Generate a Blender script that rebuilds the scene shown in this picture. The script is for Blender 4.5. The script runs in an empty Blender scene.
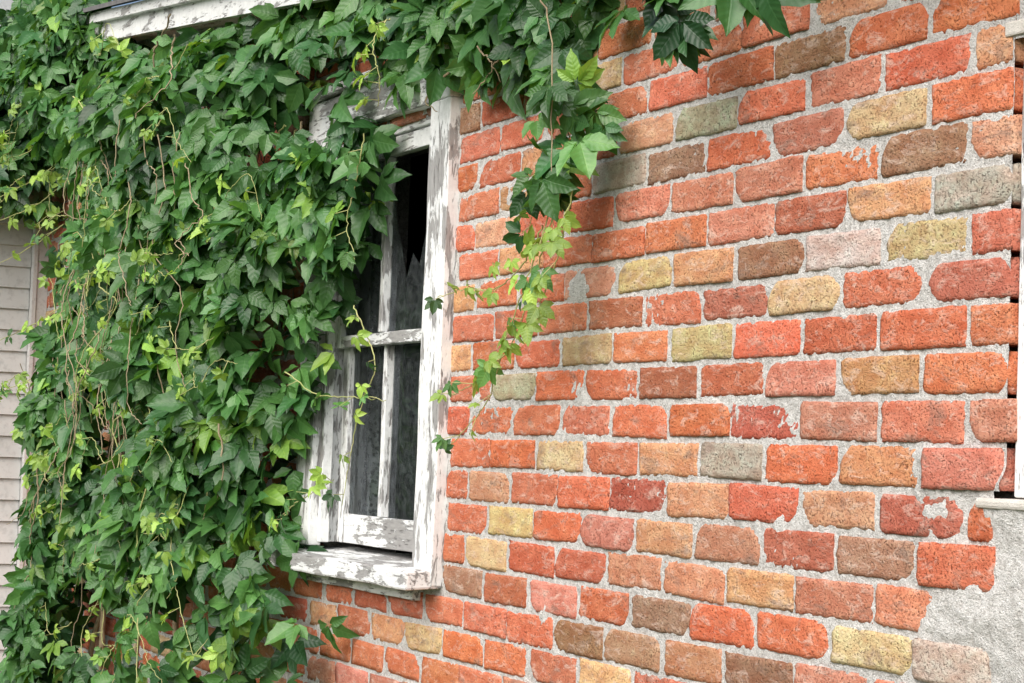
import bpy, bmesh, math, random
import numpy as np
from mathutils import Vector, noise, Matrix
random.seed(7); rng=np.random.default_rng(11)
scene=bpy.context.scene
COL=bpy.context.collection

# ------------------------------------------------------------------ helpers
def link(o,parent=None):
    COL.objects.link(o)
    if parent is not None: o.parent=parent
    return o
def empty(name):
    e=bpy.data.objects.new(name,None); e.empty_display_size=.2; return link(e)
def mesh_np(name,V,faces,mat,parent=None,smooth=True,col=None,luv=None):
    V=np.asarray(V,dtype=np.float32); faces=np.asarray(faces,dtype=np.int32)
    me=bpy.data.meshes.new(name)
    n=len(faces);k=faces.shape[1]
    me.vertices.add(len(V)); me.vertices.foreach_set('co',V.ravel())
    me.loops.add(n*k); me.loops.foreach_set('vertex_index',faces.ravel())
    me.polygons.add(n); me.polygons.foreach_set('loop_start',np.arange(0,n*k,k,dtype=np.int32))
    try: me.polygons.foreach_set('loop_total',np.full(n,k,dtype=np.int32))
    except Exception: pass
    me.polygons.foreach_set('use_smooth',np.full(n,smooth,dtype=bool))
    me.update(calc_edges=True)
    if col is not None:
        a=me.attributes.new('col','FLOAT_COLOR','POINT'); a.data.foreach_set('color',np.asarray(col,dtype=np.float32).ravel())
    if luv is not None:
        a=me.attributes.new('luv','FLOAT_VECTOR','POINT'); a.data.foreach_set('vector',np.asarray(luv,dtype=np.float32).ravel())
    me.materials.append(mat)
    return link(bpy.data.objects.new(name,me),parent)
def board(name,x0,x1,y0,y1,z0,z1,mat,parent,bev=.003,rough=.0015,seg=.04,lean=0.0):
    bm=bmesh.new(); bmesh.ops.create_cube(bm,size=1)
    for v in bm.verts:
        v.co=Vector((x0+(v.co.x+.5)*(x1-x0), y0+(v.co.y+.5)*(y1-y0), z0+(v.co.z+.5)*(z1-z0)))
    dims=[x1-x0,y1-y0,z1-z0]; ax=int(np.argmax(dims)); lo=[x0,y0,z0][ax]
    n=max(1,int(dims[ax]/seg))
    nrm=Vector((0,0,0)); nrm[ax]=1
    for i in range(1,n):
        pc=Vector((0,0,0)); pc[ax]=lo+dims[ax]*i/n
        bmesh.ops.bisect_plane(bm,geom=bm.verts[:]+bm.edges[:]+bm.faces[:],plane_co=pc,plane_no=nrm)
    s=random.random()*50
    for v in bm.verts:
        q=noise.noise_vector(v.co*6+Vector((s,s,s)))
        v.co+=Vector((q.x,q.y,q.z))*rough
        if lean: v.co.x+=lean*(v.co.z-z0)
    me=bpy.data.meshes.new(name); bm.to_mesh(me); bm.free(); me.materials.append(mat)
    o=link(bpy.data.objects.new(name,me),parent)
    b=o.modifiers.new('b','BEVEL'); b.width=bev; b.segments=2; b.limit_method='ANGLE'; b.angle_limit=math.radians(50)
    return o
class NT:
    def __init__(s,name):
        s.m=bpy.data.materials.new(name); s.m.use_nodes=True; s.t=s.m.node_tree; s.t.nodes.clear()
        s.out=s.n('ShaderNodeOutputMaterial')
    def n(s,typ,**kw):
        nd=s.t.nodes.new(typ)
        for k,v in kw.items(): setattr(nd,k,v)
        return nd
    def l(s,a,b): s.t.links.new(a,b)
    def noise(s,vec,scale,detail=6,rough=.6,dist=0):
        nd=s.n('ShaderNodeTexNoise'); nd.inputs['Scale'].default_value=scale; nd.inputs['Detail'].default_value=detail
        nd.inputs['Roughness'].default_value=rough; nd.inputs['Distortion'].default_value=dist
        s.l(vec,nd.inputs['Vector']); return nd.outputs['Fac']
    def ramp(s,fac,stops):
        r=s.n('ShaderNodeValToRGB'); e=r.color_ramp.elements
        while len(e)<len(stops): e.new(.5)
        for i,(p,c) in enumerate(stops):
            e[i].position=p; e[i].color=(c,c,c,1) if isinstance(c,(int,float)) else (*c,1)
        s.l(fac,r.inputs['Fac']); return r.outputs['Color']
    def mix(s,fac,a,b,mode='MIX'):
        m=s.n('ShaderNodeMix',data_type='RGBA',blend_type=mode)
        for sock,v in ((m.inputs[0],fac),(m.inputs[6],a),(m.inputs[7],b)):
            if isinstance(v,(int,float)): sock.default_value=v
            elif isinstance(v,tuple): sock.default_value=(*v,1)
            else: s.l(v,sock)
        return m.outputs[2]
    def math(s,op,a,b=0):
        m=s.n('ShaderNodeMath',operation=op)
        for i,v in enumerate((a,b)):
            if isinstance(v,(int,float)): m.inputs[i].default_value=v
            else: s.l(v,m.inputs[i])
        return m.outputs[0]
    def pos(s,scale=(1,1,1),off=None):
        g=s.n('ShaderNodeNewGeometry'); mp=s.n('ShaderNodeMapping'); mp.inputs['Scale'].default_value=scale
        s.l(g.outputs['Position'],mp.inputs['Vector'])
        if off is not None: s.l(off,mp.inputs['Location'])
        return mp.outputs[0]
    def bsdf(s,color,rough=.85,bump=None,strength=.5,dist=.003,spec=.3):
        b=s.n('ShaderNodeBsdfPrincipled')
        if isinstance(color,tuple): b.inputs['Base Color'].default_value=(*color,1)
        else: s.l(color,b.inputs['Base Color'])
        if isinstance(rough,(int,float)): b.inputs['Roughness'].default_value=rough
        else: s.l(rough,b.inputs['Roughness'])
        b.inputs['Specular IOR Level'].default_value=spec
        if bump is not None:
            bp=s.n('ShaderNodeBump'); bp.inputs['Strength'].default_value=strength; bp.inputs['Distance'].default_value=dist
            s.l(bump,bp.inputs['Height']); s.l(bp.outputs[0],b.inputs['Normal'])
        s.l(b.outputs[0],s.out.inputs[0]); return b

# ------------------------------------------------------------------ materials
def mat_brick():
    t=NT('old_brick')
    at=t.n('ShaderNodeAttribute',attribute_name='col')
    off=t.n('ShaderNodeCombineXYZ'); sc=t.math('MULTIPLY',at.outputs['Alpha'],40)
    t.l(sc,off.inputs[0]); t.l(sc,off.inputs[2])
    p=t.pos(off=off.outputs[0]); ps=t.pos(scale=(1,1,2.2),off=off.outputs[0])
    n1=t.noise(ps,14,3,.6); n2=t.noise(p,60,5,.7); n3=t.noise(p,240,2,.7); n4=t.noise(ps,24,5,.75,.6); n5=t.noise(ps,9,4,.7,.5)
    c=t.mix(t.ramp(n1,[(.35,0),(.65,1)]),at.outputs['Color'],t.mix(1,at.outputs['Color'],(.82,.66,.60),'MULTIPLY'))
    c=t.mix(t.ramp(n2,[(.48,0),(.70,.8)]),c,t.mix(1,c,(1.22,1.45,1.45),'MULTIPLY'))
    c=t.mix(t.ramp(n4,[(.52,0),(.68,.55)]),c,(.72,.57,.48))
    c=t.mix(t.ramp(n5,[(.56,0),(.68,.6)]),c,(.24,.175,.14))
    pit=t.math('MULTIPLY',t.ramp(n3,[(.30,1),(.44,0)]),t.ramp(n2,[(.40,.4),(.56,1)]))
    c=t.mix(t.math('MULTIPLY',pit,.9),c,t.mix(1,c,(.26,.22,.22),'MULTIPLY'))
    h=t.math('ADD',t.math('MULTIPLY',n2,.9),t.math('MULTIPLY',n3,.5)); h=t.math('SUBTRACT',h,t.math('MULTIPLY',pit,.8))
    h=t.math('ADD',h,t.math('MULTIPLY',n4,.4))
    t.bsdf(c,.92,h,.9,.0038,.12); return t.m
def mat_mortar():
    t=NT('lime_mortar'); p=t.pos()
    n1=t.noise(p,5,3); n2=t.noise(p,70,5,.75); n3=t.noise(p,330,2,.8)
    c=t.mix(t.ramp(n1,[(.3,0),(.7,1)]),(.62,.605,.58),(.78,.765,.735))
    c=t.mix(t.ramp(n2,[(.40,.65),(.54,0)]),c,(.42,.395,.365))
    c=t.mix(t.ramp(n3,[(.55,0),(.7,.7)]),c,(.86,.85,.82))
    c=t.mix(t.ramp(n3,[(.30,.85),(.44,0)]),c,(.20,.185,.17))
    h=t.math('ADD',n2,t.math('MULTIPLY',n3,.7))
    t.bsdf(c,.95,h,1,.007,.1); return t.m
def mat_paint(name='peeling_white_paint',white=(.83,.84,.83),wear=.5,axis='z'):
    t=NT(name); s={'z':(1,1,.16),'x':(.16,1,1)}[axis]
    ps=t.pos(scale=s); p=t.pos()
    n1=t.noise(ps,38,6,.72,.4); n2=t.noise(p,7,3,.6); n3=t.noise(ps,150,3,.7); n4=t.noise(p,55,4,.7)
    m=t.math('ADD',t.math('MULTIPLY',n1,.7),t.math('MULTIPLY',n2,.45))
    th=.66-.09*wear
    mask=t.ramp(m,[(th,0),(th+.018,1)])
    crack=t.ramp(n3,[(.34,1),(.40,0)])
    crack=t.math('MULTIPLY',crack,t.ramp(n2,[(.34,0),(.52,.95)]))
    wood=t.mix(n3,(.14,.135,.13),(.50,.49,.48))
    wc=t.mix(t.ramp(n4,[(.35,0),(.65,1)]),tuple(x*.86 for x in white),white)
    wc=t.mix(t.ramp(n2,[(.42,0),(.62,.35)]),wc,(.64,.65,.66))
    c=t.mix(mask,wc,wood); c=t.mix(crack,c,(.20,.19,.18))
    h=t.math('SUBTRACT',t.math('MULTIPLY',n4,.25),t.math('MULTIPLY',mask,.5)); h=t.math('SUBTRACT',h,t.math('MULTIPLY',crack,.6))
    h=t.math('ADD',h,t.math('MULTIPLY',n3,.25))
    t.bsdf(c,.6,h,.9,.003,.3); return t.m
def mat_simple(name,a,b,scale=8,rough=.8,bump=.3,dist=.003,spec=.3,sc=(1,1,1)):
    t=NT(name); p=t.pos(scale=sc); n=t.noise(p,scale,3,.65); n2=t.noise(p,scale*12,2,.7)
    c=t.mix(t.ramp(n,[(.3,0),(.7,1)]),a,b); c=t.mix(t.ramp(n2,[(.3,.4),(.5,0)]),c,tuple(x*.6 for x in a))
    t.bsdf(c,rough,n2,bump,dist,spec); return t.m
def mat_leaf(name='creeper_leaf'):
    t=NT(name)
    at=t.n('ShaderNodeAttribute',attribute_name='col'); uv=t.n('ShaderNodeAttribute',attribute_name='luv')
    sx=t.n('ShaderNodeSeparateXYZ'); t.l(uv.outputs['Vector'],sx.inputs[0])
    au=t.math('ABSOLUTE',sx.outputs[0]); v=sx.outputs[1]
    mid=t.ramp(au,[(.02,1),(.10,0)])
    ph=t.math('MULTIPLY',t.math('SUBTRACT',v,t.math('MULTIPLY',au,.16)),44)
    lat=t.ramp(t.math('SINE',ph),[(.80,0),(1.0,1)])
    vein=t.math('MAXIMUM',mid,t.math('MULTIPLY',lat,.45))
    p=t.pos(); n=t.noise(p,30,2,.6)
    c=t.mix(t.ramp(n,[(.3,0),(.7,1)]),t.mix(1,at.outputs['Color'],(.78,.82,.75),'MULTIPLY'),t.mix(1,at.outputs['Color'],(1.22,1.12,1.2),'MULTIPLY'))
    c=t.mix(t.math('MULTIPLY',vein,.35),c,t.mix(1,c,(1.9,1.6,1.7),'MULTIPLY'))
    h=t.math('ADD',t.math('MULTIPLY',t.math('COSINE',ph),.35),t.math('MULTIPLY',n,.5))
    h=t.math('SUBTRACT',h,t.math('MULTIPLY',mid,.8))
    b=t.bsdf(c,.38,h,.4,.0015,.55)
    tr=t.n('ShaderNodeBsdfTranslucent'); t.l(t.mix(1,c,(1.8,1.7,.6),'MULTIPLY'),tr.inputs[0])
    ms=t.n('ShaderNodeMixShader'); ms.inputs[0].default_value=.27
    t.l(b.outputs[0],ms.inputs[1]); t.l(tr.outputs[0],ms.inputs[2]); t.l(ms.outputs[0],t.out.inputs[0]); return t.m
def mat_glass():
    t=NT('old_window_glass'); p=t.pos(); n=t.noise(p,6,1,.5); n2=t.noise(p,40,4,.7)
    g=t.n('ShaderNodeBsdfGlossy'); g.inputs['Roughness'].default_value=.04; g.inputs['Color'].default_value=(.55,.60,.66,1)
    bp=t.n('ShaderNodeBump'); bp.inputs['Strength'].default_value=.25; bp.inputs['Distance'].default_value=.01; t.l(n,bp.inputs['Height']); t.l(bp.outputs[0],g.inputs['Normal'])
    tr=t.n('ShaderNodeBsdfTransparent'); tr.inputs[0].default_value=(.72,.78,.77,1)
    fr=t.n('ShaderNodeFresnel'); fr.inputs['IOR'].default_value=1.5
    ms=t.n('ShaderNodeMixShader'); t.l(fr.outputs[0],ms.inputs[0]); t.l(tr.outputs[0],ms.inputs[1]); t.l(g.outputs[0],ms.inputs[2])
    d=t.n('ShaderNodeBsdfDiffuse'); d.inputs[0].default_value=(.36,.40,.42,1)
    m2=t.n('ShaderNodeMixShader'); t.l(t.math('MULTIPLY',t.ramp(n2,[(.40,.25),(.75,1)]),.15),m2.inputs[0]); t.l(ms.outputs[0],m2.inputs[1]); t.l(d.outputs[0],m2.inputs[2])
    t.l(m2.outputs[0],t.out.inputs[0]); return t.m
def mat_lace():
    t=NT('lace_curtain'); p=t.pos()
    v=t.n('ShaderNodeTexVoronoi'); v.inputs['Scale'].default_value=90; t.l(p,v.inputs['Vector'])
    d=t.n('ShaderNodeBsdfDiffuse'); d.inputs[0].default_value=(.60,.62,.62,1)
    tr=t.n('ShaderNodeBsdfTransparent'); m=t.n('ShaderNodeMixShader')
    t.l(t.ramp(v.outputs['Distance'],[(.25,.15),(.5,.85)]),m.inputs[0]); t.l(tr.outputs[0],m.inputs[1]); t.l(d.outputs[0],m.inputs[2])
    t.l(m.outputs[0],t.out.inputs[0]); return t.m
M_brick=mat_brick(); M_mortar=mat_mortar()
M_paint=mat_paint(wear=.72); M_paintx=mat_paint('peeling_white_paint_horizontal',wear=.9,axis='x')
M_paintf=mat_paint('fascia_paint',white=(.78,.79,.78),wear=.3,axis='x')
M_leaf=mat_leaf(); M_glass=mat_glass(); M_lace=mat_lace()
M_stem=mat_simple('vine_stem',(.26,.19,.12),(.42,.35,.22),40,.8)
M_young=mat_simple('young_stem',(.34,.40,.13),(.50,.46,.22),30,.6)
M_sid=mat_simple('vinyl_siding',(.53,.54,.53),(.61,.61,.60),3,.55,.1)
M_trim=mat_simple('siding_trim',(.52,.51,.50),(.60,.585,.575),6,.55,.1)
M_dark=mat_simple('dark_room_shade',(.018,.017,.016),(.03,.028,.026),4,.9)  # near-black colour carries the darkness of the unlit room
M_roof=mat_simple('asphalt_shingles',(.10,.10,.105),(.17,.165,.16),25,.95)
M_stone=mat_simple('cement_sill',(.56,.52,.46),(.68,.65,.60),30,.9,.8)
M_grass=mat_simple('grass_ground',(.035,.065,.018),(.085,.12,.035),2.5,.95,1,.03)
M_bark=mat_simple('tree_bark',(.09,.07,.05),(.17,.14,.11),12,.95,1,.02)
M_tree=mat_simple('tree_leaves',(.035,.075,.02),(.07,.13,.035),1.2,.7,0)

# ------------------------------------------------------------------ brick house
house=empty('brick_house')
PAL={'R':(.61,.180,.090),'P':(.57,.235,.150),'Y':(.64,.48,.25),'G':(.40,.38,.28),'D':(.46,.130,.080),'B':(.35,.195,.12),'T':(.64,.34,.185),'K':(.54,.47,.40)}
ROWS={8:'RRRRRRBRRR',7:'RRTRTGRPRT',6:'RTRGBRPYRR',5:'RTRRPPPRBT',4:'RTRRRPRTGG',3:'TRRTYTBKYR',2:'RRRDRDYRRR',1:'TRRYRYRRRR',0:'RGRRDDPTRR',
 -1:'RRRRRRDPRP',-2:'RRYRTGRPPP',-3:'RTRRDTRTDR',-4:'RYRPTPDBRR',-5:'RYRRPPTPPK',-6:'BRPRBRRYKR',-7:'RRRBBPBPRK'}
def row_z(k): return 1.7496+(k*.0690 if k>=0 else k*.0722)
def row_h(k): return .0690 if k>=0 else .0722
WX0,WX1,WZ0,WZ1=-.885,-.015,1.315,2.415
EX,EZ0,EZ1=1.924,1.575,2.235
def eave_z(x): return 2.95-(x+2.33)*.119
def smear(x,z):
    q=noise.noise(Vector((x*6,2,z*6)))*.05
    a=max(0,min(1,(x-1.715+q)/.03))*max(0,min(1,(1.63-z+q)/.03))*max(0,min(1,(z-.2)/.1))
    return a
V=[];Fq=[];C=[]
def add_brick(cx,cz,hx,hz,colr,fine,rec=0):
    nu,nv=(20,8) if fine else (7,4)
    base=len(V); sd=random.random(); s=Vector((sd*91,sd*37,sd*53))
    prot=random.gauss(-.0082,.0011)+rec; rot=random.gauss(0,.009); tl=random.gauss(0,.010); tl2=random.gauss(0,.02)
    ch=[random.random()<.16 for _ in range(4)]
    for j in range(nv+1):
        for i in range(nu+1):
            u=i/nu*2-1; w=j/nv*2-1
            u=math.copysign(abs(u)**.72,u); w=math.copysign(abs(w)**.75,w)
            q=Vector((u*hx*30,w*hz*30,0))+s
            nn=noise.noise(q*1.3); nb=noise.noise(q*3.1); nc=noise.noise(q*7)
            ex=u*hx; ez=w*hz
            eu=max(0,abs(u)-.96)/.04; ew=max(0,abs(w)-.90)/.10
            k=(eu**2+ew**2)
            ex*=1-.004*(abs(w)**12)-.008*nb*abs(u)-.009*nc*abs(u)
            ez*=1-.008*(abs(u)**16)-.04*nb*abs(w)-.05*nc*abs(w)
            y=prot+k*.0022*(1+1.4*nc)+nn*.0009+nb*.0007+nc*.0005
            for c_,(su,sw) in enumerate(((-1,-1),(1,-1),(-1,1),(1,1))):
                if ch[c_]:
                    dd=(abs(u-su)*hx+abs(w-sw)*hz)
                    if dd<.03: y+=(.03-dd)*.45
            y+=tl*ex+tl2*ez
            V.append((cx+ex-rot*ez,y,cz+ez+rot*ex)); C.append((*colr,sd))
    def id_(i,j): return base+j*(nu+1)+i
    for j in range(nv):
        for i in range(nu): Fq.append((id_(i,j),id_(i+1,j),id_(i+1,j+1),id_(i,j+1)))
    ring=[(i,0) for i in range(nu)]+[(nu,j) for j in range(nv)]+[(i,nv) for i in range(nu,0,-1)]+[(0,j) for j in range(nv,0,-1)]
    rb=len(V)
    for (i,j) in ring:
        x,y,z=V[id_(i,j)]; V.append((x,.05,z)); C.append((*colr,sd))
    m=len(ring)
    for k in range(m):
        a=id_(*ring[k]); b=id_(*ring[(k+1)%m]); Fq.append((a,rb+k,rb+(k+1)%m,b))
def rand_col():
    return random.choices('RPTYDBG',[.54,.18,.10,.07,.07,.03,.01])[0]
for k in range(-24,21):
    z=row_z(k); h=row_h(k)
    off=.0058 if k%2==0 else .0058-.1075
    off+=random.gauss(0,.004)
    for n in range(-19,10):
        x0=off+n*.215; x1=x0+.215
        jl=random.uniform(.0042,.0064)
        a=x0+random.gauss(0,.003)+jl; b=x1+random.gauss(0,.003)-jl
        zc=z+random.gauss(0,.0012)
        if zc+h/2>eave_z((a+b)/2)+.02: continue
        if WZ0-.01<zc<WZ1:
            if a<WX1 and b>WX1: a=WX1+.006
            elif a<WX0 and b>WX0: b=WX0-.006
            elif a>=WX0 and b<=WX1: continue
        if zc>EZ0: lim=EX if zc<EZ1 else 2.3
        else: lim=1.90
        lim+=random.gauss(0,.004)
        if a>lim-.03: continue
        b=min(b,lim)
        if b-a<.03: continue
        if k in ROWS and 0<=n<len(ROWS[k]): ch=ROWS[k][n]
        else: ch=rand_col()
        base=PAL[ch]; g=random.gauss(1,.10); w=random.random()*.15
        colr=[max(.03,c*g*(1-w)+w*s_) for c,s_ in zip(base,(.56,.44,.36))]
        colr=(min(.72,colr[0]),colr[1]*random.gauss(1,.06),colr[2]*random.gauss(1,.06))
        fine=(x1>-.1 and .85<z<2.5)
        rec=0
        if smear((a+b)/2,zc)>.5: rec=-.006 if (k%2==0) else random.choice((.02,-.001))
        add_brick((a+b)/2,zc,(b-a)/2,h/2-.0048+random.gauss(0,.0008),colr,fine,rec)
mesh_np('bricks',V,Fq,M_brick,house,True,C)
def mortar_patch(name,x0,x1,z0,z1,d):
    nx=max(2,int((x1-x0)/d)); nz=max(2,int((z1-z0)/d))
    xs=np.linspace(x0,x1,nx+1); zs=np.linspace(z0,z1,nz+1)
    P=[]
    for z in zs:
        for x in xs:
            v=Vector((x,0,z))
            y=-.0046+noise.noise(v*14)*.0012+noise.noise(v*60)*.0018+noise.noise(v*140)*.0014
            b=noise.noise(v*9+Vector((9,0,3)))
            if b>.52: y-=(b-.52)*.016
            sm=smear(x,z)
            if sm>0: y-=sm*(.0050+.010*noise.noise(v*9+Vector((3,3,3)))+.003*noise.noise(v*40))
            P.append((x,min(y,.004),z))
    i,j=np.meshgrid(np.arange(nx),np.arange(nz)); b=(j*(nx+1)+i).ravel()
    mesh_np(name,P,np.stack([b,b+1,b+nx+2,b+nx+1],1),M_mortar,house,True)
mortar_patch('mortar_right_of_window',WX1,1.905,.85,2.44,.005)
mortar_patch('mortar_right_jamb',1.905,EX-.002,EZ0,2.44,.006)
mortar_patch('mortar_right_pier',1.905,2.4,.85,1.549,.006)
mortar_patch('mortar_above_opening',EX,2.3,EZ1,2.44,.012)
mortar_patch('mortar_below_window',-1.6,WX1,.85,WZ0,.009)
mortar_patch('mortar_above_window',-1.6,WX1,WZ1,2.44,.02)
mortar_patch('mortar_left_of_window',-1.6,WX0,WZ0,WZ1,.02)
mortar_patch('mortar_far',-4.0,-1.6,.0,2.44,.03)
mortar_patch('mortar_low',-1.6,1.905,.0,.85,.03)
P=[];nx=80
for i in range(nx+1):
    x=-4.0+6.3*i/nx
    for z in (2.44,max(2.445,eave_z(x)+.04)): P.append((x,-.001,z))
mesh_np('mortar_upper',P,[(2*i,2*i+2,2*i+3,2*i+1) for i in range(nx)],M_mortar,house)
def core(n,x0,x1,z0,z1,m=M_mortar,y0=.052,y1=.26): return board(n,x0,x1,y0,y1,z0,z1,m,house,.002,0,10)
core('wall_core_left',-4.0,WX0-.001,0,3.0); core('wall_core_sill',WX0,WX1,0,WZ0-.001); core('wall_core_head',WX0,WX1,WZ1+.001,2.68)
core('wall_core_right',WX1+.001,1.90,0,2.44)
core('wall_core_jamb',1.902,EX-.004,EZ0+.001,2.44)
# right-end opening: cement sill, frame, rough cement pier below
board('end_window_sill',1.866,3.0,-.020,.20,1.550,1.566,M_stone,house,.005,.005,.02)
board('end_wall_cement',1.925,3.0,.012,.25,0,1.547,M_mortar,house,.004,.002,.2)
board('end_window_frame',1.930,2.03,.004,.09,1.567,2.225,M_paint,house)
board('end_window_head',1.905,3.0,-.010,.05,2.240,2.262,M_stone,house,.003,.003)
board('end_window_glass',2.032,2.9,.07,.074,1.575,2.235,M_glass,house,.0005,0,5)
board('end_window_dark_sheet',1.93,3.0,.28,.3,1.5,2.4,M_dark,house,.001,0,5)  # dark sheet standing in for the unlit space behind the glass
def sloped(name,x0,x1,y0,y1,lo,hi,mat,seg=.12,j=.002):
    n=int((x1-x0)/seg); P=[];Fc=[]
    for i in range(n+1):
        x=x0+(x1-x0)*i/n; z=eave_z(x)+j*noise.noise(Vector((x*4,lo*9,0)))
        P+= [(x,y0,z+lo),(x,y1,z+lo),(x,y1,z+hi),(x,y0,z+hi)]
    for i in range(n):
        a=4*i;b=4*i+4
        for q in range(4): Fc.append((a+q,b+q,b+(q+1)%4,a+(q+1)%4))
    Fc.append((0,1,2,3)); Fc.append((4*n,4*n+3,4*n+2,4*n+1))
    return mesh_np(name,P,Fc,mat,house,False)
sloped('fascia_board',-3.9,2.6,-.150,-.128,.005,.085,M_paintf)
sloped('soffit',-3.9,2.6,-.126,-.012,.025,.039,M_paintf)
sloped('crown_trim',-3.9,2.6,-.175,-.152,.070,.105,M_paintf)
P=[(-3.9,-.20,eave_z(-3.9)+.12),(2.6,-.20,eave_z(2.6)+.12),(2.6,3,eave_z(2.6)+1.3),(-3.9,3,eave_z(-3.9)+1.3)]
P+=[(x,y,z-.015) for x,y,z in P]
mesh_np('roof',P,[(0,1,2,3),(7,6,5,4),(0,4,5,1),(1,5,6,2),(2,6,7,3),(3,7,4,0)],M_roof,house,False)
board('side_wall',2.95,3.05,.27,3,0,2.5,M_mortar,house,.002,0,5)
board('back_wall',-4,3.05,3.0,3.1,0,2.5,M_mortar,house,.002,0,5)

# ------------------------------------------------------------------ window
win=empty('sash_window'); win.parent=house
cf=-.036
board('casing_right',-.112,0,cf,.0,1.297,2.425,M_paint,win,.003,.0022,lean=.010)
board('casing_left',-.900,-.785,cf,.0,1.350,2.425,M_paint,win,.003,.002)
board('casing_head',-.905,.012,cf-.002,.0,2.427,2.530,M_paintx,win,.003,.003)
board('head_drip_cap',-.925,.025,cf-.028,.0,2.532,2.552,M_paintx,win,.003,.003)
board('jamb_right',-.109,-.085,.002,.115,1.36,2.415,M_paint,win)
board('jamb_left',-.812,-.787,.002,.115,1.36,2.415,M_paint,win)
board('jamb_head',-.785,-.111,.002,.115,2.392,2.415,M_paintx,win)
board('outer_stop_left',-.783,-.762,-.014,.012,1.36,2.390,M_paint,win,.002)
sill=board('sill',-.925,-.004,-.098,.115,1.300,1.346,M_paintx,win,.006,.0045,.03)
for v in sill.data.vertices:
    if v.co.y<0: v.co.z-=.012
board('sill_apron',-.90,-.115,-.030,-.002,1.258,1.296,M_paintx,win)
def sash(tag,y0,z0,z1,bot,top,mx):
    board(tag+'_stile_left',-.760,-.722,y0,y0+.026,z0,z1,M_paint,win,.002)
    board(tag+'_stile_right',-.150,-.112,y0,y0+.026,z0,z1,M_paint,win,.002)
    board(tag+'_rail_bottom',-.720,-.152,y0+.001,y0+.025,z0,z0+bot,M_paintx,win,.002)
    board(tag+'_rail_top',-.720,-.152,y0+.001,y0+.025,z1-top,z1,M_paintx,win,.002)
    board(tag+'_muntin',mx-.011,mx+.011,y0-.004,y0+.020,z0+bot+.001,z1-top-.001,M_paint,win,.002,.002)
sash('upper_sash',.006,1.870,2.388,.030,.045,-.448)
sash('lower_sash',.034,1.362,1.895,.075,.024,-.472)
def pane(n,pts,y):
    bm=bmesh.new(); vs=[bm.verts.new((x,y,z)) for x,z in pts]; bm.faces.new(vs)
    me=bpy.data.meshes.new(n); bm.to_mesh(me); bm.free(); me.materials.append(M_glass); link(bpy.data.objects.new(n,me),win)
pane('pane_upper_left',[(-.721,1.90),(-.461,1.90),(-.461,2.343),(-.721,2.343)],.021)
pane('pane_upper_right_broken',[(-.435,1.90),(-.151,1.90),(-.151,2.15),(-.19,2.11),(-.225,2.14),(-.26,2.06),(-.30,2.09),(-.335,2.03),(-.37,2.11),(-.40,2.16),(-.435,2.27)],.021)
pane('pane_lower_left',[(-.721,1.437),(-.485,1.437),(-.485,1.870),(-.721,1.870)],.049)
pane('pane_lower_right',[(-.459,1.437),(-.151,1.437),(-.151,1.870),(-.459,1.870)],.049)
def curtain(n,x0,x1,z0,z1,y):
    nx,nz=60,30;P=[]
    for j in range(nz+1):
        for i in range(nx+1):
            u=i/nx;v=j/nz
            x=x0+(x1-x0)*u+.02*noise.noise(Vector((0,v*3,x0)))*(1-v)-.05*math.sin(v*3.0)*u
            yy=y+.013*math.sin(u*(x1-x0)*95+1.2*noise.noise(Vector((u*3,v*2,0)))*2)*(1-.4*v)+.01*noise.noise(Vector((u*6,v*3,5)))
            P.append((x,yy,z0+(z1-z0)*v))
    i,j=np.meshgrid(np.arange(nx),np.arange(nz)); b=(j*(nx+1)+i).ravel()
    mesh_np(n,P,np.stack([b,b+1,b+nx+2,b+nx+1],1),M_lace,win)
curtain('lace_curtain_left',-1.0,-.72,1.36,2.40,.130)
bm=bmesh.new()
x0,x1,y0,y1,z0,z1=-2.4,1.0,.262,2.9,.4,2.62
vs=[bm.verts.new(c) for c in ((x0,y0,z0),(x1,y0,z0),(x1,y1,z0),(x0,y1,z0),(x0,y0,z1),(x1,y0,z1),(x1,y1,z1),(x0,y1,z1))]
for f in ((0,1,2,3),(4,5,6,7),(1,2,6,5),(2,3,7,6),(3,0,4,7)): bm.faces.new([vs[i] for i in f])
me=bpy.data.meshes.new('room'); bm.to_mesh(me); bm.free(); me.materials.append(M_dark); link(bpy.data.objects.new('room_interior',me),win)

# ------------------------------------------------------------------ neighbouring siding building
sh=empty('siding_house')
SX=-3.93
P=[];Fc=[]; n=46; c=.085
for i in range(n):
    z=i*c
    for (x,zz) in ((SX+.014,z),(SX+.013,z+.005),(SX+.001,z+c-.001)):
        P+=[(x,-4.5,zz),(x,-.075,zz)]
m=len(P)//2
for i in range(m-1): Fc.append((2*i,2*i+1,2*i+3,2*i+2))
mesh_np('siding_wall',P,Fc,M_sid,sh,False)
board('corner_trim',SX-.02,SX+.028,-.073,-.004,0,3.9,M_trim,sh,.004,.001)
board('corner_trim_lip',SX+.0285,SX+.036,-.070,-.052,0,3.9,M_trim,sh,.002,0)
board('wall_body',-8.5,SX-.021,-4.5,-.02,0,3.9,M_sid,sh,.01,0,10)
P=[(-9,-5,3.85),(SX+.3,-5,3.85),(SX+.3,.3,3.85),(-9,.3,3.85),(-9,-2.3,5.3),(SX+.3,-2.3,5.3)]
me=bpy.data.meshes.new('roof'); me.from_pydata(P,[],[(0,1,5,4),(3,4,5,2),(1,2,5),(0,4,3),(0,3,2,1)]); me.materials.append(M_roof); link(bpy.data.objects.new('siding_house_roof',me),sh)

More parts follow.
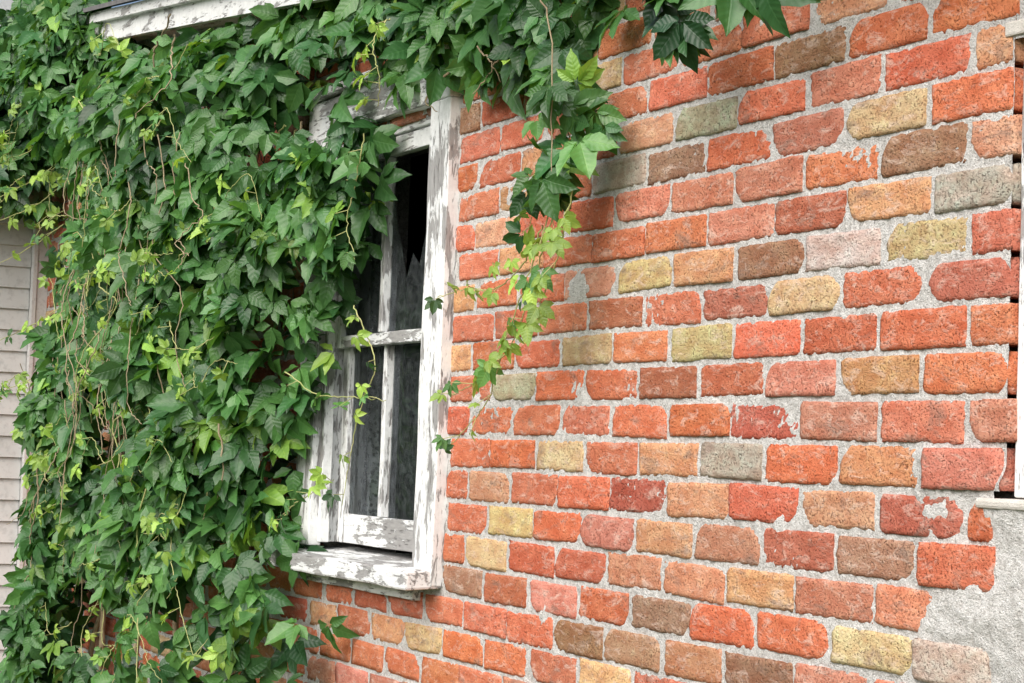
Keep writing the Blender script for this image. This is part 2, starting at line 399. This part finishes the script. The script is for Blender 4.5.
# ------------------------------------------------------------------ creeper
vine=empty('virginia_creeper_vine')
def leaflet(L,W,fold,curl,wav):
    st=[0,.09,.22,.38,.56,.74,.89,1.0]; wd=[.03,.34,.78,1.0,.97,.66,.30,.0]
    P=[];UV=[]
    for k,(s,w) in enumerate(zip(st,wd)):
        teeth=1+(.12 if k%2 else -.08)*(k>1)
        y=s*L; zc=-curl*L*s*s
        hw=W*.5*w*teeth
        P.append((-hw,y+.018*L*(k%2),zc+fold*hw+wav*math.sin(k*1.7))); UV.append((-1,s,0))
        P.append((-hw*.5,y,zc+fold*hw*.42)); UV.append((-.5,s,0))
        P.append((0,y,zc)); UV.append((0,s,0))
        P.append((hw*.5,y,zc+fold*hw*.42)); UV.append((.5,s,0))
        P.append((hw,y+.018*L*(k%2),zc+fold*hw-wav*math.sin(k*1.7+1))); UV.append((1,s,0))
    Fc=[]
    for k in range(len(st)-1):
        for i in range(4): a=5*k+i; Fc.append((a,a+1,a+6,a+5))
    return np.array(P),np.array(Fc),np.array(UV)
def compound(seed,n=5):
    r=random.Random(seed); PV=[];FV=[];UVs=[];b=0
    angs={5:(-88,-45,0,45,88),3:(-50,0,50)}[n]; lens={5:(.66,.9,1,.9,.66),3:(.8,1,.8)}[n]
    for a,l in zip(angs,lens):
        a=math.radians(a+r.gauss(0,7)); L=.080*l*r.uniform(.9,1.1); W=L*r.uniform(.48,.58)
        P,Fc,UV=leaflet(L,W,r.uniform(.05,.45),r.uniform(.0,.4),.0018)
        P=P.copy(); P[:,1]+=.006
        tw=r.gauss(0,.25); ct,st_=math.cos(tw),math.sin(tw)
        x,z=P[:,0]*ct-P[:,2]*st_, P[:,0]*st_+P[:,2]*ct; P[:,0]=x;P[:,2]=z
        dp=r.gauss(.15,.22); y=P[:,1]*math.cos(dp); z=P[:,2]-P[:,1]*math.sin(dp)*.9; P[:,1]=y;P[:,2]=z
        x=P[:,0]*math.cos(a)+P[:,1]*math.sin(a); y=-P[:,0]*math.sin(a)+P[:,1]*math.cos(a); P[:,0]=x;P[:,1]=y
        PV.append(P);FV.append(Fc+b);UVs.append(UV);b+=len(P)
    return np.concatenate(PV),np.concatenate(FV),np.concatenate(UVs)
TPL=[compound(s) for s in range(11)]+[compound(s,3) for s in range(20,21)]
LV=[];LF=[];LC=[];LU=[];lb=[0]
def put_leaf(p,size,col,tpl=None,up=.55,spread=.55,face=(0,-1,0)):
    P,Fc,UV=TPL[tpl if tpl is not None else int(rng.integers(0,12))]
    nrm=np.array(face,float)+np.array([.45,0,up])+rng.normal(0,spread,3); nrm/=np.linalg.norm(nrm)
    d=np.array([0,0,-1.0])+rng.normal(0,.7,3); d-=nrm*d.dot(nrm); d/=np.linalg.norm(d)
    s=np.cross(d,nrm)
    Q=np.array(p)+size*(P[:,:1]*s+P[:,1:2]*d+P[:,2:3]*nrm)
    LV.append(Q);LF.append(Fc+lb[0]);LU.append(UV);LC.append(np.tile(np.array([*col,1.0]),(len(Q),1)));lb[0]+=len(Q)
def leaf_col(kind='m'):
    g=rng.normal(1,.20)
    if kind=='m':
        t=rng.random()**1.2
        a=np.array([.034,.115,.034]);b=np.array([.100,.245,.060]); c=a*(1-t)+b*t
        if rng.random()<.05: c=np.array([.17,.33,.05])
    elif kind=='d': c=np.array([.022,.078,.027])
    else: c=np.array([.27,.44,.08])*(.8+.4*rng.random())
    return np.clip(c*g,.01,.6)
POLY=[(-3.9,3.314),(-3.05,2.52),(-2.86,2.38),(-2.78,2.10),(-2.80,1.745),(-2.86,1.564),(-3.10,1.40),(-3.00,1.146),(-2.90,.898),(-3.4,.70),(-3.4,.45),
 (-.62,.45),(-.64,.94),(-.47,1.17),(-.60,1.24),(-.78,1.33),(-.85,1.47),(-.83,1.60),(-.74,1.68),(-.78,1.77),(-.62,1.83),(-.63,1.95),(-.52,2.02),(-.42,2.12),(-.34,2.22),(-.34,2.32),(-.46,2.44),
 (-.14,2.49),(.06,2.44),(.24,2.39),(.42,2.40),(.52,2.36),(.62,2.34),(.80,2.37),(.84,2.42),(.86,2.64),(-.9,2.82),(-1.1,2.78),(-1.6,2.80),(-2.0,2.83),(-2.6,2.98),(-2.75,3.15),(-3.2,3.30)]
PX=np.array(POLY)
def inside(x,z):
    c=False; n=len(POLY); j=n-1
    for i in range(n):
        xi,zi=POLY[i]; xj,zj=POLY[j]
        if (zi>z)!=(zj>z) and x<(xj-xi)*(z-zi)/(zj-zi)+xi: c=not c
        j=i
    return c
def edge_dist(x,z):
    A=PX;B=np.roll(PX,-1,0);p=np.array([x,z]);AB=B-A
    t=np.clip(((p-A)*AB).sum(1)/(AB**2).sum(1),0,1); return np.min(np.linalg.norm(A+AB*t[:,None]-p,axis=1))
def shell(x,z):
    b=noise.noise(Vector((x*1.7,0,z*1.5+4)))+.5*noise.noise(Vector((x*4,3,z*4)))
    t=max(0,min(1,(.2-x)/1.4))
    return .09+.06*t+.18*t*(b+.6)
count=0;tries=0
while count<3950 and tries<60000:
    tries+=1
    x=rng.uniform(-4.0,1.0); z=rng.uniform(.45,3.32)
    if not inside(x,z): continue
    ed=edge_dist(x,z)
    hole=noise.noise(Vector((x*3.2,7,z*2.6)))+.40*noise.noise(Vector((x*8,2,z*8)))
    dens=1.0
    if hole<-.14 and (x<-1.25 or z>2.3) and x>-2.7: dens=.12
    if ed<.10: dens*=.75
    if z<1.28 and x>-2.6: dens*=.55-.38*(hole<0.05)
    if rng.random()>dens: continue
    sh_=shell(x,z)*min(1,.45+ed*3)
    y=-(sh_+.03)+abs(rng.normal(0,.055))
    y=min(y,-.035)
    xx=x
    if x<-3.62: y-=.28*(-3.62-x); xx=-3.62-rng.random()*.12
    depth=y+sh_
    kind='m' if depth<.06 else 'd'  # leaves set deeper turn darker green: inner shade put into their colour
    if rng.random()<(.09 if ed<.08 else .03): kind='y'
    sz=rng.uniform(.75,1.3)*(.65 if kind=='y' else 1)
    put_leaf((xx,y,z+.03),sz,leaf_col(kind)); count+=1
# a few leaves close to the wall in the corner by the siding so the corner is filled
for _ in range(150):
    z=rng.uniform(.9,2.5); put_leaf((rng.uniform(-3.45,-2.95),-.05-.05*rng.random(),z),rng.uniform(.7,1.1),leaf_col('d' if rng.random()<.5 else 'm'))
# mass of leaves spilling over the top of the siding wall
for _ in range(500):
    y=-abs(rng.normal(0,.33))-.05; zlo=2.54+.10*noise.noise(Vector((y*5,0,0)))
    z=rng.uniform(zlo,3.25)
    if y<-.85: continue
    put_leaf((-3.80+rng.random()*.22,y,z),rng.uniform(.75,1.25),leaf_col('m' if rng.random()<.7 else 'd'),face=(.7,-.7,0))
def clump(x,y,z,r,rz,n,kind='m',s=1.0):
    for _ in range(n):
        put_leaf((x+rng.normal(0,r),y+rng.normal(0,.03),z+rng.normal(0,rz)),s*rng.uniform(.8,1.2),leaf_col(kind if rng.random()<.8 else 'm'),up=.2,spread=.4)
clump(1.20,-.17,2.41,.02,.03,6,'d',.95)
clump(1.23,-.17,2.35,.015,.012,4,'d',.95)
clump(1.47,-.17,2.395,.03,.010,5,'m',1.0)
clump(1.78,-.17,2.35,.02,.006,2,'m',.7)
clump(.74,-.12,2.31,.035,.03,8,'m',.95)
clump(.74,-.12,2.22,.035,.03,8,'m',.95)
clump(.70,-.12,2.14,.03,.025,6,'m',.85)
# stems
class Tubes:
    def __init__(s): s.c=bpy.data.curves.new('stems','CURVE'); s.c.dimensions='3D'; s.c.bevel_depth=1; s.c.bevel_resolution=1
    def add(s,pts,r0,r1):
        sp=s.c.splines.new('POLY'); sp.points.add(len(pts)-1)
        for i,p in enumerate(pts):
            sp.points[i].co=(*p,1); sp.points[i].radius=r0+(r1-r0)*i/(len(pts)-1)
    def done(s,name,mat): s.c.name=name; s.c.materials.append(mat); o=link(bpy.data.objects.new(name,s.c),vine); return o
def smooth_path(ctrl,n=8,jit=.004):
    out=[];m=len(ctrl)
    C_=[np.array(c,float) for c in ctrl]; C_=[2*C_[0]-C_[1]]+C_+[2*C_[-1]-C_[-2]]
    for i in range(1,m):
        p0,p1,p2,p3=C_[i-1],C_[i],C_[i+1],C_[i+2]
        for k in range(n):
            t=k/n; out.append(.5*((2*p1)+(-p0+p2)*t+(2*p0-5*p1+4*p2-p3)*t*t+(-p0+3*p1-3*p2+p3)*t**3)+rng.normal(0,jit,3)*.5)
    out.append(C_[-2]); return out
old=Tubes(); yng=Tubes()
for _ in range(190):
    x=rng.uniform(-2.9,.7); z=rng.uniform(1.4,2.9) if x<-.9 else 2.48
    ctrl=[];yy=-(shell(x,z)*rng.uniform(.3,1.1))-.01
    ln=rng.integers(3,7)
    for i in range(ln):
        if x<-.9 or z>2.38: ctrl.append((x,yy,z))
        x+=rng.normal(-.02,.09); z-=rng.uniform(.03,.20); yy+=rng.normal(0,.025); yy=min(yy,-.02)
        if x>-.9 and z<2.36: break
    if len(ctrl)>2: (old if rng.random()<.75 else yng).add(smooth_path(ctrl),rng.uniform(.0015,.0035),.001)
for x0 in (-2.8,-2.5,-2.2,-1.7,-1.3):
    ctrl=[(x0,-.04,.3)];x=x0
    for z in np.arange(.6,3.0,.3): x+=rng.normal(.02,.06); ctrl.append((x,-.05-.04*rng.random(),z))
    old.add(smooth_path(ctrl),.012,.005)
# short shoots that tie the clumps hanging over the wall back to the eave
for (cx,cz) in ((1.20,2.36),(1.47,2.38),(1.78,2.34),(.74,2.14)):
    old.add(smooth_path([(cx-.10,-.16,2.66),(cx-.05,-.19,2.55),(cx,-.16,2.44),(cx+.01,-.15,cz)]),.0025,.0012)
def strand(ctrl,leaves,kind='y',ls=.5,r=.0018):
    path=smooth_path(ctrl,10,.003); yng.add(path,r,r*.5)
    for i in range(leaves):
        q=path[min(len(path)-1,int((i+.6)/leaves*len(path)))]
        side=np.array([rng.normal(0,.02),-.015-.02*rng.random(),rng.normal(-.01,.012)])
        yng.add([q,q+side*.6,q+side],.0010,.0008)
        put_leaf(q+side,ls*rng.uniform(.7,1.2),leaf_col(kind if rng.random()<.75 else 'm'),up=.3,spread=.5)
strand([(.75,-.12,2.15),(.68,-.12,2.04),(.62,-.12,1.93),(.52,-.11,1.83),(.38,-.10,1.77),(.22,-.10,1.73)],11,'y',.50)
strand([(.66,-.12,2.06),(.58,-.12,1.99),(.44,-.11,1.95),(.28,-.10,1.96),(.12,-.10,1.95)],8,'y',.42)
strand([(.70,-.12,2.10),(.60,-.12,1.96),(.50,-.12,1.82),(.42,-.11,1.72),(.30,-.11,1.65),(.22,-.1,1.62)],8,'y',.40)
strand([(.78,-.12,2.12),(.73,-.12,2.0),(.68,-.12,1.93),(.62,-.12,1.86)],9,'y',.55)
strand([(.70,-.12,2.30),(.68,-.12,2.2),(.63,-.12,2.12),(.60,-.12,2.05)],6,'m',.65)
strand([(-.30,-.13,1.95),(-.22,-.13,1.88),(-.15,-.13,1.80),(-.22,-.13,1.72),(-.28,-.13,1.60),(-.30,-.14,1.47)],7,'y',.42)
strand([(-.70,-.15,1.80),(-.50,-.14,1.74),(-.25,-.14,1.73),(-.08,-.13,1.72)],4,'y',.38)
strand([(-.72,-.15,1.40),(-.60,-.15,1.46),(-.48,-.14,1.50),(-.36,-.14,1.53)],6,'y',.48)
strand([(-.25,-.14,2.36),(-.30,-.14,2.24),(-.34,-.14,2.15),(-.28,-.14,2.06)],5,'m',.5)
strand([(-.05,-.17,2.60),(.0,-.22,2.56),(.03,-.24,2.50),(.05,-.23,2.44),(.02,-.22,2.38)],7,'y',.55)
for _ in range(66):
    x=rng.uniform(-3.2,-1.0); z=rng.uniform(1.0,2.9)
    if not inside(x,z): continue
    y=-shell(x,z)-.03
    d=rng.choice([-1,1]); ctrl=[]
    for i in range(5):
        ctrl.append((x,y-.03*math.sin(i*.8),z)); x+=d*rng.uniform(.03,.14); z+=rng.normal(-.03,.06)
    strand(ctrl,int(rng.integers(2,6)),'y',.42,.0015)
for _ in range(48):
    x=rng.uniform(-2.7,-1.2); z=rng.uniform(1.7,2.6); y=-shell(x,z)-.04
    ctrl=[]
    for i in range(6): ctrl.append((x,y,z)); x+=rng.normal(.03,.08); z-=rng.uniform(.03,.18); y+=rng.normal(0,.02)
    old.add(smooth_path(ctrl),.0020,.0012)
for (z,dy) in ((2.62,.35),(2.5,.28),(2.25,.2),(1.95,.16),(1.75,.22),(2.4,.4)):
    strand([(-2.9,-.20,z+.12),(-3.25,-.24,z+.06),(-3.6,-.26-dy*.3,z),(-3.72,-.26-dy,z-.05)],6,'y',.6)
mesh_np('creeper_leaves',np.concatenate(LV),np.concatenate(LF),M_leaf,vine,True,np.concatenate(LC),np.concatenate(LU))
old.done('woody_stems',M_stem); yng.done('young_stems',M_young)

# ------------------------------------------------------------------ ground, and unseen trees added for the window panes to reflect
bm=bmesh.new(); bmesh.ops.create_grid(bm,x_segments=80,y_segments=80,size=300)
for v in bm.verts: v.co.z=0 if v.co.length<25 else noise.noise(v.co*.02)*.6
me=bpy.data.meshes.new('ground'); bm.to_mesh(me); bm.free(); me.materials.append(M_grass); link(bpy.data.objects.new('ground',me))
tv=[];tf=[]; b=0
tt=Tubes()
trees=empty('added_reflection_trees')
for i in range(12):
    tx=-34+i*4.5+rng.normal(0,.8); ty=-22+rng.normal(0,1.5); H=rng.uniform(6,8)
    path=[(tx,ty,0),(tx+.1,ty,H*.3),(tx+rng.normal(0,.3),ty,H*.6),(tx+rng.normal(0,.5),ty,H*.9)]
    tt.add(smooth_path(path),.2,.04)
    for k in range(6):
        a=rng.uniform(0,6.28); z=H*rng.uniform(.3,.75)
        tt.add([(tx,ty,z),(tx+math.cos(a),ty+math.sin(a),z+.8),(tx+2*math.cos(a),ty+2*math.sin(a),z+1.2)],.07,.02)
    N=1100
    cl=rng.normal(0,1,(25,3))*np.array([1.5,1.2,H*.2])+np.array([tx,ty,H*.55])
    cc=cl[rng.integers(0,25,N)]+rng.normal(0,.5,(N,3))
    A=rng.normal(0,.19,(N,3)); B=rng.normal(0,.19,(N,3))
    q=np.stack([cc-A,cc+B,cc+A,cc-B],1).reshape(-1,3); tv.append(q)
    tf.append(np.arange(N*4).reshape(-1,4)+b); b+=N*4
mesh_np('reflection_tree_foliage',np.concatenate(tv),np.concatenate(tf),M_tree,trees,False)
o=tt.done('reflection_tree_trunks',M_bark); o.parent=trees

# ------------------------------------------------------------------ light
w=bpy.data.worlds.new('World'); scene.world=w; w.use_nodes=True
nt=w.node_tree; bg=nt.nodes['Background']; sky=nt.nodes.new('ShaderNodeTexSky'); sky.sky_type='NISHITA'; sky.sun_disc=False
EL,ROT=math.radians(38),math.radians(150)
sky.sun_elevation=EL; sky.sun_rotation=ROT; sky.dust_density=3; sky.ozone_density=.6; sky.air_density=.8
nt.links.new(sky.outputs[0],bg.inputs[0]); bg.inputs[1].default_value=.15
sd=bpy.data.lights.new('sun','SUN'); sd.energy=5.0; sd.angle=math.radians(80); sd.color=(1,.98,.955)
so=link(bpy.data.objects.new('sun',sd))
dv=Vector((math.sin(ROT)*math.cos(EL),math.cos(ROT)*math.cos(EL),math.sin(EL)))
so.rotation_euler=(-dv).to_track_quat('-Z','Y').to_euler(); so.location=dv*20
# ------------------------------------------------------------------ camera
f=2020.0;p=math.radians(3.27);r=math.radians(2.0);a=math.radians(26.5)
F0=Vector((-math.cos(a),math.sin(a),0));R0=Vector((math.sin(a),math.cos(a),0));Zv=Vector((0,0,1))
F=F0*math.cos(p)+Zv*math.sin(p);U0=Zv*math.cos(p)-F0*math.sin(p)
R=R0*math.cos(r)+U0*math.sin(r);U=U0*math.cos(r)-R0*math.sin(r)
cam=bpy.data.cameras.new('camera'); cam.sensor_width=36; cam.lens=36*f/1024; cam.clip_end=1000; cam.clip_start=.05
co=link(bpy.data.objects.new('camera',cam))
co.matrix_world=Matrix(((R.x,U.x,-F.x,4.215),(R.y,U.y,-F.y,-1.952),(R.z,U.z,-F.z,1.6),(0,0,0,1)))
scene.camera=co
scene.view_settings.view_transform='Standard'; scene.view_settings.look='None'; scene.view_settings.exposure=0
